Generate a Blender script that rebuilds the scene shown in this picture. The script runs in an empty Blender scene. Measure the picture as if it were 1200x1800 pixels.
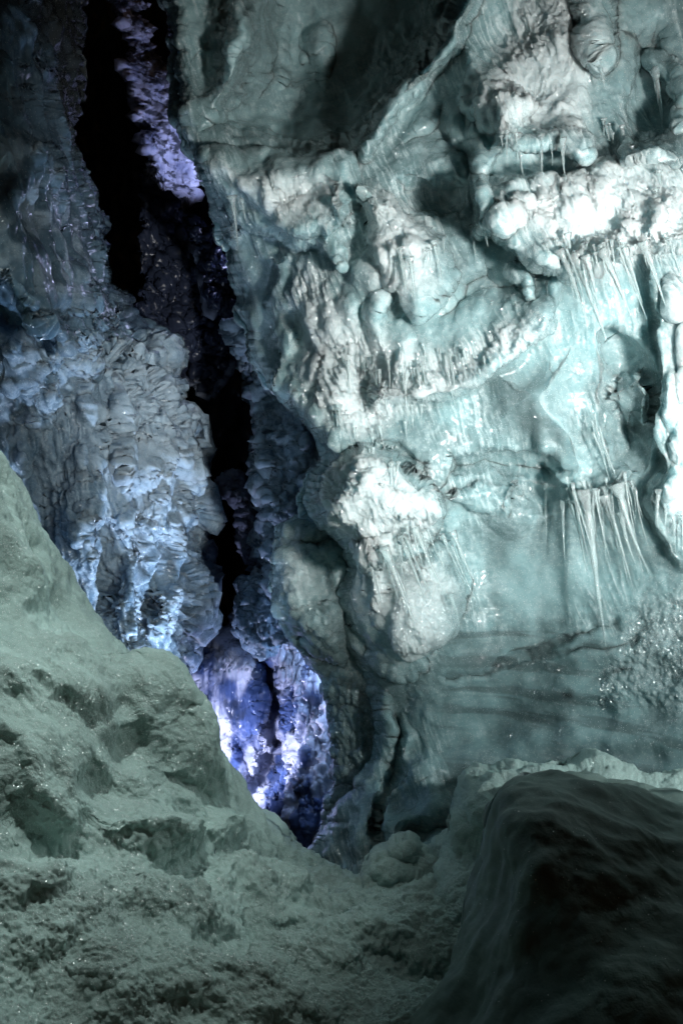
import bpy, math
import numpy as np
from mathutils import Vector, Matrix

# ------------------------------------------------------------------ camera, world, lamps
C = bpy.data.collections.new('cave'); bpy.context.scene.collection.children.link(C)
scn = bpy.context.scene
CAMZ, TH = 1.5, 0.6                       # eye height, tan of half the vertical field
cam = bpy.data.cameras.new('camera'); cam.sensor_fit = 'VERTICAL'; cam.sensor_height = 36; cam.lens = 18 / TH
cam.clip_start = 0.05; cam.clip_end = 200
camo = bpy.data.objects.new('camera', cam); C.objects.link(camo)
camo.location = (0, 0, CAMZ); camo.rotation_euler = (math.pi / 2, 0, 0); scn.camera = camo

w = bpy.data.worlds.new("World"); scn.world = w; w.use_nodes = True
nt = w.node_tree; bg = nt.nodes['Background']
sky = nt.nodes.new('ShaderNodeTexSky'); sky.sky_type = 'NISHITA'; sky.sun_disc = False
sky.sun_elevation = math.radians(3); sky.sun_rotation = math.radians(160)
nt.links.new(sky.outputs[0], bg.inputs[0]); bg.inputs[1].default_value = 0.004

def P2(px, py, D): return Vector(((px - 600) / 1500 * D, D, CAMZ + (900 - py) / 1500 * D))
def lamp(name, loc, power, col, radius=0.05, aim=None, cone=110, blend=0.7):
    l = bpy.data.lights.new(name, 'SPOT' if aim is not None else 'POINT')
    l.energy = power; l.color = col; l.shadow_soft_size = radius
    o = bpy.data.objects.new(name, l); C.objects.link(o); o.location = loc
    if aim is not None:
        l.spot_size = math.radians(cone); l.spot_blend = blend
        o.rotation_euler = (Vector(aim) - Vector(loc)).to_track_quat('-Z', 'Y').to_euler()
    return o
lamp('hand_lamp', (1.5, 0.5, 1.4), 1300, (0.99, 1.0, 0.985), 0.12, P2(850, 560, 4.0), 58, 1.0)
lamp('side_lamp', (2.3, 1.9, 1.35), 250, (0.90, 1.0, 1.0), 0.05, P2(960, 1080, 4.3), 74, 0.9)
lamp('slope_lamp', (2.0, 2.95, 2.3), 105, (0.88, 1.0, 0.98), 0.30, (-1.3, 2.95, 1.1), 66, 1.0)
lamp('roof_lamp', (-0.75, 2.1, 4.5), 400, (0.90, 1.0, 0.975), 0.08, (-1.35, 3.0, 1.3), 54, 1.0)
lamp('crevasse_lamp', P2(350, 1400, 6.0), 60, (0.62, 0.66, 1.0), 0.06, P2(450, 1180, 6.8), 150, 0.5)
lamp('upper_crevasse_lamp', P2(440, 330, 7.3), 42, (0.50, 0.56, 1.0), 0.06, P2(280, 190, 7.7), 80, 0.5)
lamp('deep_lamp', P2(432, 450, 6.45), 7, (0.56, 0.60, 1.0), 0.05)
lamp('foot_lamp', P2(420, 1400, 4.95), 230, (0.62, 0.76, 1.0), 0.06, P2(140, 760, 4.9), 80, 0.9)
lamp('wall_lamp', P2(570, 1130, 5.95), 14, (0.42, 0.60, 1.0), 0.08)
scn.view_settings.view_transform = 'Standard'; scn.view_settings.look = 'None'
scn.view_settings.exposure = 0.0; scn.view_settings.gamma = 1.0
scn.cycles.use_denoising = True
scn.cycles.max_bounces = 8

# ------------------------------------------------------------------ noise (numpy)
rng = np.random.default_rng(7)
PERM = np.tile(rng.permutation(256), 3).astype(np.int32)
_g = rng.normal(size=(256, 3)); _g /= np.linalg.norm(_g, axis=1)[:, None]; GRAD = _g.astype(np.float32)
def gnoise(Q):
    Q = Q.astype(np.float32); sh = Q.shape[:-1]; Q = Q.reshape(-1, 3)
    i = np.floor(Q).astype(np.int32); f = Q - i; i &= 255
    u = f * f * f * (f * (f * 6 - 15) + 10); r = None
    out = np.zeros(len(Q), np.float32)
    for dx in (0, 1):
        wx = u[:, 0] if dx else 1 - u[:, 0]; a = PERM[i[:, 0] + dx]
        for dy in (0, 1):
            wy = wx * (u[:, 1] if dy else 1 - u[:, 1]); b = PERM[a + i[:, 1] + dy]
            for dz in (0, 1):
                wz = wy * (u[:, 2] if dz else 1 - u[:, 2]); g = GRAD[PERM[b + i[:, 2] + dz]]
                out += wz * (g[:, 0] * (f[:, 0] - dx) + g[:, 1] * (f[:, 1] - dy) + g[:, 2] * (f[:, 2] - dz))
    return (out * 1.5).reshape(sh)
def fbm(Q, octv=4, gain=0.5, off=0.0):
    s = 0; a = 1.0; Q = Q + off
    for k in range(octv):
        s = s + a * gnoise(Q); Q = Q * 2.03 + 17.7; a *= gain
    return s
def ridged(Q, octv=4, gain=0.5, off=0.0):     # crests at 1, valleys round
    s = 0; a = 1.0; t = 0; Q = Q + off; wgt = 1.0
    for k in range(octv):
        n = 1 - np.abs(gnoise(Q)) * 1.6; n = np.clip(n, 0, 1) ** 2
        s = s + a * n * wgt; t += a; wgt = np.clip(n * 1.6, 0, 1); Q = Q * 2.07 + 9.3; a *= gain
    return s / t
def billow(Q, octv=3, gain=0.5, off=0.0):     # round knobs with sharp creases
    s = 0; a = 1.0; t = 0; Q = Q + off
    for k in range(octv):
        s = s + a * (np.sqrt(gnoise(Q) ** 2 + .012) * 1.9 - .15); t += a; Q = Q * 2.1 + 5.1; a *= gain
    return s / t
def scales(Q, fz, wv, off=0.0, fx=6.0):      # overlapping downward lips, like hanging rime
    ph = -Q[..., 2] * fz + wv * fbm(sc(Q, fx, fx, fx * .35), 3, .55, off)
    q = ph - np.floor(ph); return q ** 1.3 * (1 - sst((q - .84) / .16))
def sst(t): t = np.clip(t, 0, 1); return t * t * (3 - 2 * t)
def sc(Q, x, y, z): return Q * np.array([x, y, z], np.float32)

# ------------------------------------------------------------------ sculpting in (px, py)
class Sculpt:
    def __init__(s, X, Y): s.X, s.Y = X, Y
    def sd(s, pts):                            # signed distance to a polygon, positive inside
        X, Y = s.X, s.Y; n = len(pts); d = np.full(X.shape, 1e9, np.float32); ins = np.zeros(X.shape, bool)
        for k in range(n):
            ax, ay = pts[k]; bx, by = pts[(k + 1) % n]; ex, ey = bx - ax, by - ay
            t = np.clip(((X - ax) * ex + (Y - ay) * ey) / (ex * ex + ey * ey + 1e-9), 0, 1)
            d = np.minimum(d, (X - ax - t * ex) ** 2 + (Y - ay - t * ey) ** 2)
            if ay != by:
                c = ((ay > Y) != (by > Y)) & (X < (Y - ay) * ex / ey + ax); ins ^= c
        d = np.sqrt(d); return np.where(ins, d, -d)
    def poly(s, pts, edge, dome=True):
        t = np.clip(s.sd(pts) / edge, 0, 1)
        return np.sqrt(1 - (1 - t) ** 2) if dome else sst(t)
    def blob(s, cx, cy, rx, ry, ang=0, p=1.5):
        a = math.radians(ang); x = s.X - cx; y = s.Y - cy
        u = (x * math.cos(a) + y * math.sin(a)) / rx; v = (-x * math.sin(a) + y * math.cos(a)) / ry
        return np.clip(1 - u * u - v * v, 0, 1) ** p
    def line(s, pts, wd):                      # 1 on the line, 0 at wd
        X, Y = s.X, s.Y; d = np.full(X.shape, 1e9, np.float32)
        for (ax, ay), (bx, by) in zip(pts[:-1], pts[1:]):
            ex, ey = bx - ax, by - ay
            t = np.clip(((X - ax) * ex + (Y - ay) * ey) / (ex * ex + ey * ey + 1e-9), 0, 1)
            d = np.minimum(d, (X - ax - t * ex) ** 2 + (Y - ay - t * ey) ** 2)
        return sst(1 - np.sqrt(d) / wd)
    def lip(s, pts, fall, under=10):           # shelf whose lower lip runs along y = f(x): 1 at the lip, fading upward, 0 below
        xs, ys = zip(*pts); f = np.interp(s.X, xs, ys); q = f - s.Y
        e = sst((s.X - xs[0]) / 25) * sst((xs[-1] - s.X) / 25)
        return e * np.where(q > 0, np.exp(-(q / fall) ** 1.3), sst(1 + q / under))
    def vlip(s, pts, fall, under=10, right=True):   # edge along x = f(y): 1 at the edge, fading to the right, 0 left of it
        ys, xs = zip(*[(p[1], p[0]) for p in pts]); f = np.interp(s.Y, ys, xs); q = (s.X - f) * (1 if right else -1)
        e = sst((s.Y - ys[0]) / 25) * sst((ys[-1] - s.Y) / 25)
        return e * np.where(q > 0, np.exp(-(q / fall) ** 1.3), sst(1 + q / under))

def tps(ctrl):
    c = np.array(ctrl, float); p = c[:, :2] / 1000; n = len(p)
    def K(a, b):
        r2 = ((a[:, None] - b[None]) ** 2).sum(-1) + 1e-12; return 0.5 * r2 * np.log(r2)
    A = np.zeros((n + 3, n + 3)); A[:n, :n] = K(p, p) + np.eye(n) * 1e-3
    A[:n, n] = 1; A[:n, n + 1:] = p; A[n, :n] = 1; A[n + 1:, :n] = p.T
    wts = np.linalg.solve(A, np.r_[c[:, 2], 0, 0, 0])
    def f(X, Y):
        q = np.stack([X.ravel(), Y.ravel()], 1) / 1000; out = np.zeros(len(q))
        for k in range(n):
            r2 = ((q - p[k]) ** 2).sum(1) + 1e-12; out += wts[k] * 0.5 * r2 * np.log(r2)
        out += wts[n] + q @ wts[n + 1:]
        return out.reshape(X.shape)
    return f

def to3(X, Y, D):
    return np.stack([(X - 600) / 1500 * D, D, CAMZ + (900 - Y) / 1500 * D], -1).astype(np.float32)
def normals(P):
    du = np.gradient(P, axis=1); dv = np.gradient(P, axis=0)
    n = np.cross(du, dv); n /= np.linalg.norm(n, axis=-1)[..., None] + 1e-9
    flip = (n * (P - np.array([0, 0, CAMZ]))).sum(-1).mean() > 0
    return -n if flip else n

def grid_mesh(name, P, mat, attrs=None, label=None, kind=None, cat=None, group=None):
    nr, nc = P.shape[:2]; me = bpy.data.meshes.new(name)
    me.vertices.add(nr * nc); me.vertices.foreach_set('co', np.ascontiguousarray(P, np.float32).ravel())
    i = np.arange(nr * nc).reshape(nr, nc)
    q = np.stack([i[:-1, :-1], i[1:, :-1], i[1:, 1:], i[:-1, 1:]], -1).reshape(-1, 4).astype(np.int32)
    # faces turned to the camera
    a = P[0, 0]; m = normals(P)
    me.loops.add(q.size); me.loops.foreach_set('vertex_index', q.ravel())
    me.polygons.add(len(q)); me.polygons.foreach_set('loop_start', np.arange(0, q.size, 4, dtype=np.int32))
    me.polygons.foreach_set('loop_total', np.full(len(q), 4, np.int32))
    me.polygons.foreach_set('use_smooth', np.ones(len(q), bool))
    me.update(calc_edges=True)
    for k, v in (attrs or {}).items():
        at = me.attributes.new(k, 'FLOAT', 'POINT'); at.data.foreach_set('value', np.ascontiguousarray(v, np.float32).ravel())
    me.materials.append(mat)
    o = bpy.data.objects.new(name, me); C.objects.link(o)
    tag(o, label, cat, group, kind)
    return o
def tag(o, label=None, cat=None, group=None, kind=None):
    for k, v in (('label', label), ('category', cat), ('group', group), ('kind', kind)):
        if v: o[k] = v

def interp(pts): a = np.array(pts, float); return lambda v: np.interp(v, a[:, 0], a[:, 1])

SURF = {}
def sheet(name, v, lo, hi, step, ctrl, sculpt=None, disp=None, mode='rows', curl_lo=None, curl_hi=None,
          warp=(18, 6.0), jag=0.0, jagf=0.05, back=4.0, rim=None, mat=None, **tags):
    """v=(v0,v1) is the running axis (py for rows, px for cols); lo/hi give the ends of each run.
    curl=(width_px, depth_m): the surface turns away from the camera at that end and runs on behind."""
    if mode == 'loft':                          # lo and hi are outlines (x, y); runs go from one to the other
        def along(pts, n):
            p = np.array(pts, float); l = np.r_[0, np.cumsum(np.hypot(*np.diff(p, axis=0).T))]
            q = np.linspace(0, l[-1], n); return np.interp(q, l, p[:, 0]), np.interp(q, l, p[:, 1]), l[-1]
        ll = along(lo, 2)[2]; nv = int(ll / step) + 1; vv = np.linspace(0, ll, nv)
        ax_, ay_, _ = along(lo, nv); bx_, by_, _ = along(hi, nv)
        k_ = np.ones(31) / 31
        sm = lambda q: np.convolve(np.r_[np.full(15, q[0]), q, np.full(15, q[-1])], k_, 'valid')
        ax_, ay_, bx_, by_ = sm(ax_), sm(ay_), sm(bx_), sm(by_)
        ln = np.hypot(bx_ - ax_, by_ - ay_); a = np.zeros(nv); b = ln.copy()
    else:
        nv = int((v[1] - v[0]) / step) + 1; vv = np.linspace(v[0], v[1], nv)
        a = interp(lo)(vv); b = interp(hi)(vv)
    if jag:
        for arr, sgn in ((a, 1), (b, 2)):
            q = np.stack([vv * jagf, np.full(nv, 3.3 * sgn + len(name)), np.zeros(nv)], -1)
            if (curl_lo and sgn == 1) or (curl_hi and sgn == 2):
                arr += jag * (fbm(q, 5, 0.6) )
    nu = int(np.max(b - a) / step) + 1; t = np.linspace(0, 1, nu)
    if curl_lo: t = np.where(t < .12, t * t / .12 * .5 + t * .5, t)
    if curl_hi: t = 1 - np.where(1 - t < .12, (1 - t) ** 2 / .12 * .5 + (1 - t) * .5, (1 - t))
    U = a[:, None] + (b - a)[:, None] * t[None]; V = np.repeat(vv[:, None], nu, 1)
    ext = np.zeros_like(U); NK = 16
    ks = (np.arange(1, NK + 1) / NK) ** 1.6
    def pad(U, V, ext, side, dep):
        col = U[:, :1] if side == 'lo' else U[:, -1:]
        s = 1 if side == 'lo' else -1
        Uk = col + s * 6 * ks[None]; Vk = np.repeat(V[:, :1], NK, 1); ek = np.repeat(dep * back * ks[None], len(V), 0)
        if side == 'lo': return np.hstack([Uk[:, ::-1], U]), np.hstack([Vk, V]), np.hstack([ek[:, ::-1], ext])
        return np.hstack([U, Uk]), np.hstack([V, Vk]), np.hstack([ext, ek])
    lo_edge, hi_edge = a[:, None], b[:, None]
    if curl_lo: U, V, ext = pad(U, V, ext, 'lo', curl_lo[1])
    if curl_hi: U, V, ext = pad(U, V, ext, 'hi', curl_hi[1])
    X, Y = (U, V) if mode == 'rows' else (V, U)
    if mode == 'loft':
        X = ax_[:, None] + U * ((bx_ - ax_) / ln)[:, None]; Y = ay_[:, None] + U * ((by_ - ay_) / ln)[:, None]
    D = tps(ctrl)(X, Y) if not callable(ctrl) else ctrl(X, Y)
    P0 = to3(X, Y, D)
    w0, wf = warp
    WX = X + w0 * fbm(P0 * wf * .6, 4, .5, 1.3); WY = Y + w0 * fbm(P0 * wf * .6, 4, .5, 41.7)
    S = Sculpt(WX.astype(np.float32), WY.astype(np.float32)); attrs = {}
    if sculpt: D = D - sculpt(S, P0, X, Y, attrs)
    for cu, edge, s in ((curl_lo, lo_edge, 1), (curl_hi, hi_edge, -1)):
        if cu:
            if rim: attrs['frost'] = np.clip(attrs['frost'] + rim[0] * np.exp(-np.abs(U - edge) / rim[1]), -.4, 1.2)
            tt = np.clip(s * (U - edge) / cu[0], 0, 1); D = D + cu[1] * (1 - np.sqrt(1 - (1 - tt) ** 2))
    D = D + ext
    P = to3(X, Y, D)
    if disp:
        for dfn in disp:
            n = normals(P); d = dfn(P, S, X, Y, attrs)
            P = (P + n * d[..., None]).astype(np.float32)
    SURF[tags.get('key') or name] = (X, Y, P); tags.pop('key', None)
    return grid_mesh(name, P, mat, attrs, **tags)
def surf_at(name, px, py):
    X, Y, P = SURF[name]; k = np.argmin((X - px) ** 2 + (Y - py) ** 2)
    return Vector(P.reshape(-1, 3)[k].tolist())

# ------------------------------------------------------------------ materials
def ice_mat(name, clear=(0.205, 0.315, 0.325), frost=(0.62, 0.73, 0.74), dirt=(0.03, 0.035, 0.035), sss=0.35, rad=0.05,
            rough=(0.16, 0.55), bump=0.35, bscale=60.0, sparkle=0.0, stretch=(1, 1, 1), spec=0.5, coat=0.0):
    m = bpy.data.materials.new(name); m.use_nodes = True; n = m.node_tree.nodes; L = m.node_tree.links
    b = n['Principled BSDF']
    geo = n.new('ShaderNodeNewGeometry'); mp = n.new('ShaderNodeMapping'); mp.inputs['Scale'].default_value = stretch
    L.new(geo.outputs['Position'], mp.inputs[0])
    def attr(k):
        a = n.new('ShaderNodeAttribute'); a.attribute_name = k; return a.outputs['Fac']
    def noise(s, det=4, r=.55, v=None):
        t = n.new('ShaderNodeTexNoise'); t.inputs['Scale'].default_value = s; t.inputs['Detail'].default_value = det
        t.inputs['Roughness'].default_value = r; L.new(v or mp.outputs[0], t.inputs['Vector']); return t.outputs['Fac']
    def math_(op, a, b_):
        q = n.new('ShaderNodeMath'); q.operation = op; q.use_clamp = False
        for k, x in enumerate((a, b_)):
            if isinstance(x, (int, float)): q.inputs[k].default_value = x
            else: L.new(x, q.inputs[k])
        return q.outputs[0]
    def ramp(f, a, c):
        q = n.new('ShaderNodeMapRange'); q.interpolation_type = 'SMOOTHSTEP'; L.new(f, q.inputs[0])
        q.inputs[1].default_value = a; q.inputs[2].default_value = c; return q.outputs[0]
    def mixc(f, a, c):
        q = n.new('ShaderNodeMix'); q.data_type = 'RGBA'; L.new(f, q.inputs[0])
        for k, x in ((6, a), (7, c)):
            if isinstance(x, tuple): q.inputs[k].default_value = (*x, 1)
            else: L.new(x, q.inputs[k])
        return q.outputs[2]
    fr = attr('frost'); n1 = noise(9, 5, .6, geo.outputs['Position']); n2 = noise(bscale * .6, 4)
    f = math_('ADD', fr, math_('MULTIPLY', math_('SUBTRACT', n1, 0.5), 0.55))
    f = math_('ADD', f, math_('MULTIPLY', math_('SUBTRACT', n2, 0.5), 0.5))
    f = ramp(f, 0.0, 1.0)
    veins = noise(2.2, 6, .62, geo.outputs['Position'])
    cl = mixc(ramp(veins, .38, .66), tuple(c * .75 for c in clear), tuple(min(1, c * 1.3) for c in clear))
    col = mixc(f, cl, frost)
    col = mixc(attr('dirt'), col, dirt)  # one mask for silt streaks and for painted shade, mixed to near black
    L.new(col, b.inputs['Base Color'])
    rr = n.new('ShaderNodeMapRange'); L.new(f, rr.inputs[0]); rr.inputs[3].default_value = rough[0]; rr.inputs[4].default_value = rough[1]
    L.new(rr.outputs[0], b.inputs['Roughness']); b.inputs['Coat Weight'].default_value = coat; b.inputs['Coat Roughness'].default_value = .09; b.inputs['Coat IOR'].default_value = 1.31
    b.inputs['IOR'].default_value = 1.31; b.inputs['Specular IOR Level'].default_value = spec
    L.new(math_('SUBTRACT', sss, math_('MULTIPLY', f, sss * .35)), b.inputs['Subsurface Weight']); b.inputs['Subsurface Radius'].default_value = (0.86, 1.0, 1.06)
    b.inputs['Subsurface Scale'].default_value = rad
    bn = math_('ADD', noise(bscale, 5, .65), math_('MULTIPLY', noise(bscale * 3.6, 3, .6), 0.6))
    bp = n.new('ShaderNodeBump'); bp.inputs['Distance'].default_value = 0.02
    L.new(math_('ADD', math_('MULTIPLY', f, bump * .8), bump * .2), bp.inputs['Strength'])
    L.new(bn, bp.inputs['Height']); L.new(bp.outputs[0], b.inputs['Normal'])
    if sparkle:
        vo = n.new('ShaderNodeTexVoronoi'); vo.inputs['Scale'].default_value = 330; L.new(geo.outputs['Position'], vo.inputs['Vector'])
        cs = n.new('ShaderNodeSeparateColor'); L.new(vo.outputs['Color'], cs.inputs[0])
        pick = math_('GREATER_THAN', cs.outputs[0], math_('SUBTRACT', math_('SUBTRACT', 1 - sparkle * .25, math_('MULTIPLY', f, sparkle)), math_('MULTIPLY', attr('glint'), .55)))
        dd = math_('LESS_THAN', vo.outputs['Distance'], 0.42); pick = math_('MULTIPLY', pick, dd)
        # crystal faces: a few grains with their own mirror-like facet
        vm = n.new('ShaderNodeVectorMath'); vm.operation = 'SUBTRACT'; L.new(vo.outputs['Color'], vm.inputs[0]); vm.inputs[1].default_value = (.5, .5, .5)
        vs = n.new('ShaderNodeVectorMath'); vs.operation = 'MULTIPLY_ADD'; L.new(vm.outputs[0], vs.inputs[0]); vs.inputs[1].default_value = (2.2, 2.2, 2.2)
        L.new(geo.outputs['Normal'], vs.inputs[2])
        vn = n.new('ShaderNodeVectorMath'); vn.operation = 'NORMALIZE'; L.new(vs.outputs[0], vn.inputs[0])
        gl = n.new('ShaderNodeBsdfGlossy'); gl.inputs['Roughness'].default_value = 0.32; L.new(vn.outputs[0], gl.inputs['Normal'])
        mx = n.new('ShaderNodeMixShader'); L.new(pick, mx.inputs[0]); L.new(b.outputs[0], mx.inputs[1]); L.new(gl.outputs[0], mx.inputs[2])
        L.new(mx.outputs[0], n['Material Output'].inputs['Surface'])
    return m
M_wall = ice_mat('wall_ice', sss=.85, rad=.13, bump=.8, bscale=60, sparkle=0.16, rough=(.12, .34), coat=.6)
M_left = ice_mat('rime_ice', clear=(.09, .155, .215), frost=(.42, .54, .64), bump=.6, bscale=60, sparkle=0.06, coat=.35, rough=(.15, .4), sss=.6, rad=.08)
M_snow = ice_mat('snow', clear=(.31, .42, .395), frost=(.46, .60, .565), rough=(.5, .7), bump=1.0, bscale=75, sparkle=0.22, sss=.2, rad=.02)
M_blue = ice_mat('blue_ice', clear=(.07, .11, .24), frost=(.72, .75, .86), rough=(.12, .45), bump=.5, bscale=26, stretch=(1, 1, .3), sss=.6, rad=.08, coat=.5)
M_dark = ice_mat('shade_ice', clear=(.015, .02, .04), frost=(.20, .23, .30), rough=(.2, .6), bump=.6, bscale=30)  # crevasse shade put into the albedo of curtains, spur and back
M_mound = ice_mat('shaded_snow', clear=(.15, .21, .19), frost=(.21, .29, .265), rough=(.6, .8), bump=.35, bscale=50, sparkle=0.004)  # same snow with a lower albedo, painting in the mound's shadow

def std(freq=5.0, amp=0.05, kind='fbm', off=0.0, st=(1, 1, 1), oc=5, g=.5):
    fn = {'fbm': fbm, 'ridged': ridged, 'billow': billow}[kind]
    return lambda P, S, X, Y, A: amp * fn(sc(P, *st) * freq, oc, g, off)

# ------------------------------------------------------------------ right wall
L_r = [(-80, 282), (0, 290), (60, 302), (130, 302), (200, 308), (260, 325), (300, 345), (350, 362), (400, 382), (460, 400), (520, 415),
       (580, 425), (640, 445), (690, 480), (720, 515), (760, 555), (800, 568), (830, 548), (870, 528), (905, 530), (932, 570),
       (950, 600), (1000, 612), (1060, 588), (1100, 592), (1150, 612), (1200, 640), (1250, 650), (1350, 640), (1400, 600),
       (1450, 572), (1500, 545), (1600, 540)]
ctrl_r = [(300, 0, 4.9), (330, 250, 4.75), (400, 480, 5.3), (470, 600, 5.2), (520, 700, 4.8), (560, 880, 4.45), (600, 1000, 4.7), (640, 1300, 5.0), (560, 1480, 4.8),
          (600, 320, 4.3), (600, 520, 4.3), (700, 700, 4.25), (700, 900, 4.25), (720, 1080, 4.45), (720, 1300, 4.75), (700, 1480, 4.4),
          (480, 80, 4.9), (620, 100, 4.8), (800, 60, 4.2), (800, 300, 4.05), (800, 500, 4.05), (850, 700, 4.1), (850, 860, 4.3), (850, 1020, 4.5), (860, 1300, 4.6), (850, 1500, 4.3),
          (1000, 20, 3.85), (1000, 300, 3.75), (1000, 500, 3.75), (1000, 720, 4.0), (1000, 900, 4.15), (1000, 1150, 4.3), (1000, 1330, 4.3), (1000, 1550, 4.2),
          (1250, 20, 3.7), (1250, 300, 3.6), (1250, 500, 3.6), (1250, 700, 3.65), (1250, 900, 3.75), (1250, 1100, 3.85), (1250, 1300, 3.85), (1250, 1550, 3.8),
          (300, -120, 4.9), (700, -120, 4.6), (1250, -120, 3.5)]
FROST = [[(835, 70), (900, -60), (1070, -60), (1080, 90), (1060, 200), (1020, 330), (960, 250), (870, 250), (820, 190)],
         [(640, 320), (700, 300), (770, 360), (800, 470), (770, 530), (720, 560), (640, 560), (615, 450)],
         [(830, 330), (960, 290), (1060, 230), (1300, 300), (1300, 440), (1180, 470), (1060, 520), (960, 480), (900, 430), (850, 420)],
         [(480, 490), (560, 420), (640, 540), (720, 570), (800, 590), (950, 540), (960, 600), (860, 680), (780, 720), (640, 790), (570, 780), (500, 680)],
         [(540, 880), (560, 810), (650, 780), (720, 850), (760, 900), (740, 960), (650, 990), (560, 940)],
         [(1150, 470), (1200, 440), (1400, 440), (1400, 1000), (1170, 960), (1145, 900), (1165, 760), (1150, 600)],
         [(600, 950), (700, 960), (790, 940), (830, 1030), (760, 1180), (700, 1200), (600, 1080)],
         [(340, 280), (480, 270), (640, 300), (600, 400), (480, 420), (440, 380), (400, 350)],
         [(1010, 1250), (1080, 1080), (1200, 980), (1400, 980), (1400, 1270), (1100, 1270)]]
def sc_right(S, P, X, Y, A):
    h = np.zeros(X.shape)
    # niche above the ledge, between the two lit flanks
    niche = [(395, -200), (420, 60), (405, 130), (350, 245), (480, 262), (560, 272), (620, 262), (680, 200), (760, 110), (820, -30), (850, -200)]
    h -= 0.80 * S.poly(niche, 60, False); h += .20 * S.poly([(335, 270), (480, 260), (620, 266), (650, 330), (580, 430), (400, 410), (350, 340)], 34)
    h += .45 * S.blob(430, 40, 60, 200, 8)               # pale pillar inside the niche
    h -= 0.180 * S.blob(530, 110, 38, 130, 0) ; h += .12 * S.blob(560, 90, 26, 60); h -= 0.150 * S.blob(370, 120, 30, 70, 20)
    h += .10 * S.blob(640, 190, 22, 40, 20)
    # ledge block
    h += .16 * S.lip([(330, 470), (400, 420), (470, 400), (560, 440), (620, 470)], 160, 14) * sst((Y - 235) / 40)
    h += .12 * S.blob(440, 320, 90, 50, 25); h += .10 * S.blob(520, 300, 60, 36, 10); h -= 0.060 * S.line([(500, 350), (545, 345), (570, 325)], 18)
    h += .12 * S.blob(510, 400, 50, 40, 30); h += .10 * S.blob(590, 340, 30, 60, -20)
    # ridge from ledge to the top
    h += .26 * S.line([(840, -60), (790, 70), (730, 150), (680, 200), (640, 250)], 30)
    h -= 0.132 * S.poly([(700, 250), (780, 170), (840, 260), (850, 330), (740, 270)], 40, False)
    h -= 0.096 * S.blob(880, 60, 60, 60)                   # hollow top centre
    h += .26 * S.poly([(820, 90), (860, 110), (900, 160), (960, 180), (900, 250), (850, 230), (810, 190)], 38)
    h += .22 * S.poly([(1020, -50), (1075, -50), (1070, 60), (1065, 110), (1045, 130), (1025, 60)], 22)
    h -= 0.180 * S.poly([(1085, 60), (1150, 20), (1200, 50), (1230, 200), (1180, 260), (1100, 270), (1075, 180)], 45, False)
    h += .20 * S.poly([(1140, 100), (1190, 100), (1220, 170), (1190, 240), (1160, 160)], 20)
    h += .22 * S.lip([(1080, 285), (1130, 275), (1180, 285), (1260, 270)], 40, 8)
    h += .24 * S.lip([(860, 250), (910, 255), (990, 250), (1040, 290)], 60, 12)
    h -= 0.132 * S.poly([(870, 270), (980, 235), (1010, 290), (960, 310), (850, 330), (830, 310)], 22, False)
    # shelf of the long icicles
    h += .38 * S.lip([(820, 400), (870, 390), (930, 440), (1000, 470), (1090, 440), (1150, 420), (1260, 420)], 150, 22)
    for c in [(845, 350, 20, 40), (905, 350, 45, 45), (960, 340, 40, 50), (1010, 360, 40, 60), (1060, 330, 30, 60), (880, 390, 26, 24), (1100, 360, 35, 60), (1150, 370, 40, 50)]:
        h += .09 * S.blob(*c)
    h += .12 * S.poly([(890, 465), (925, 455), (935, 480), (930, 530), (915, 490)], 12)
    # brow with the frosty block
    h += .20 * S.poly([(622, 330), (660, 320), (700, 345), (780, 420), (800, 480), (760, 540), (735, 570), (700, 520), (640, 440)], 34)
    h += .13 * S.blob(650, 350, 28, 40, -20); h += .08 * S.blob(720, 440, 40, 34)
    h -= 0.150 * S.poly([(770, 300), (820, 330), (800, 390), (740, 370), (690, 360), (690, 310)], 30, False)
    h -= 0.108 * S.poly([(790, 480), (850, 440), (940, 500), (900, 540), (800, 570), (760, 560)], 36, False)
    h += .24 * S.lip([(640, 700), (720, 690), (790, 680), (850, 660), (930, 600), (980, 560)], 75, 30)
    for c in [(655, 470, 40, 50), (610, 560, 36, 50), (660, 560, 22, 60), (560, 560, 40, 50), (520, 520, 30, 50), (540, 640, 34, 50), (600, 680, 36, 60), (700, 620, 40, 60), (500, 590, 20, 40)]:
        h += .09 * S.blob(*c)
    h -= 0.060 * S.blob(690, 545, 26, 22); h -= 0.048 * S.blob(640, 675, 20, 18)
    h += .16 * S.vlip([(490, 440), (478, 520), (488, 640), (500, 700), (555, 760), (572, 800)], 60, 6)
    # big nose
    nose = [(530, 885), (552, 850), (575, 805), (640, 775), (700, 800), (760, 850), (780, 900), (760, 940), (725, 985), (640, 1000), (575, 950)]
    h += .42 * S.poly(nose, 60); h += .10 * S.blob(600, 880, 50, 40); h += .08 * S.blob(570, 915, 30, 22); h += .08 * S.blob(640, 850, 40, 30, -20)
    h -= 0.084 * S.poly([(610, 775), (700, 780), (760, 800), (760, 830), (650, 800), (620, 800)], 20, False)
    h -= 0.120 * S.poly([(620, 930), (680, 900), (760, 880), (790, 930), (720, 985), (660, 975)], 36, False)
    # hollow with the dark green ceiling, centre
    h -= 0.192 * S.poly([(780, 780), (860, 780), (960, 790), (1010, 830), (960, 860), (880, 855), (820, 840), (780, 850)], 34, False)
    h += .10 * S.poly([(800, 860), (850, 848), (900, 860), (890, 900), (830, 900)], 22); h += .08 * S.blob(900, 900, 60, 40, 10)
    h -= 0.060 * S.blob(930, 870, 50, 50)
    # smooth swelling and the dark chimney right of it
    h += .15 * S.poly([(840, 640), (960, 590), (1030, 600), (1045, 740), (1040, 850), (1000, 860), (960, 800), (850, 770)], 90, False)
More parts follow.
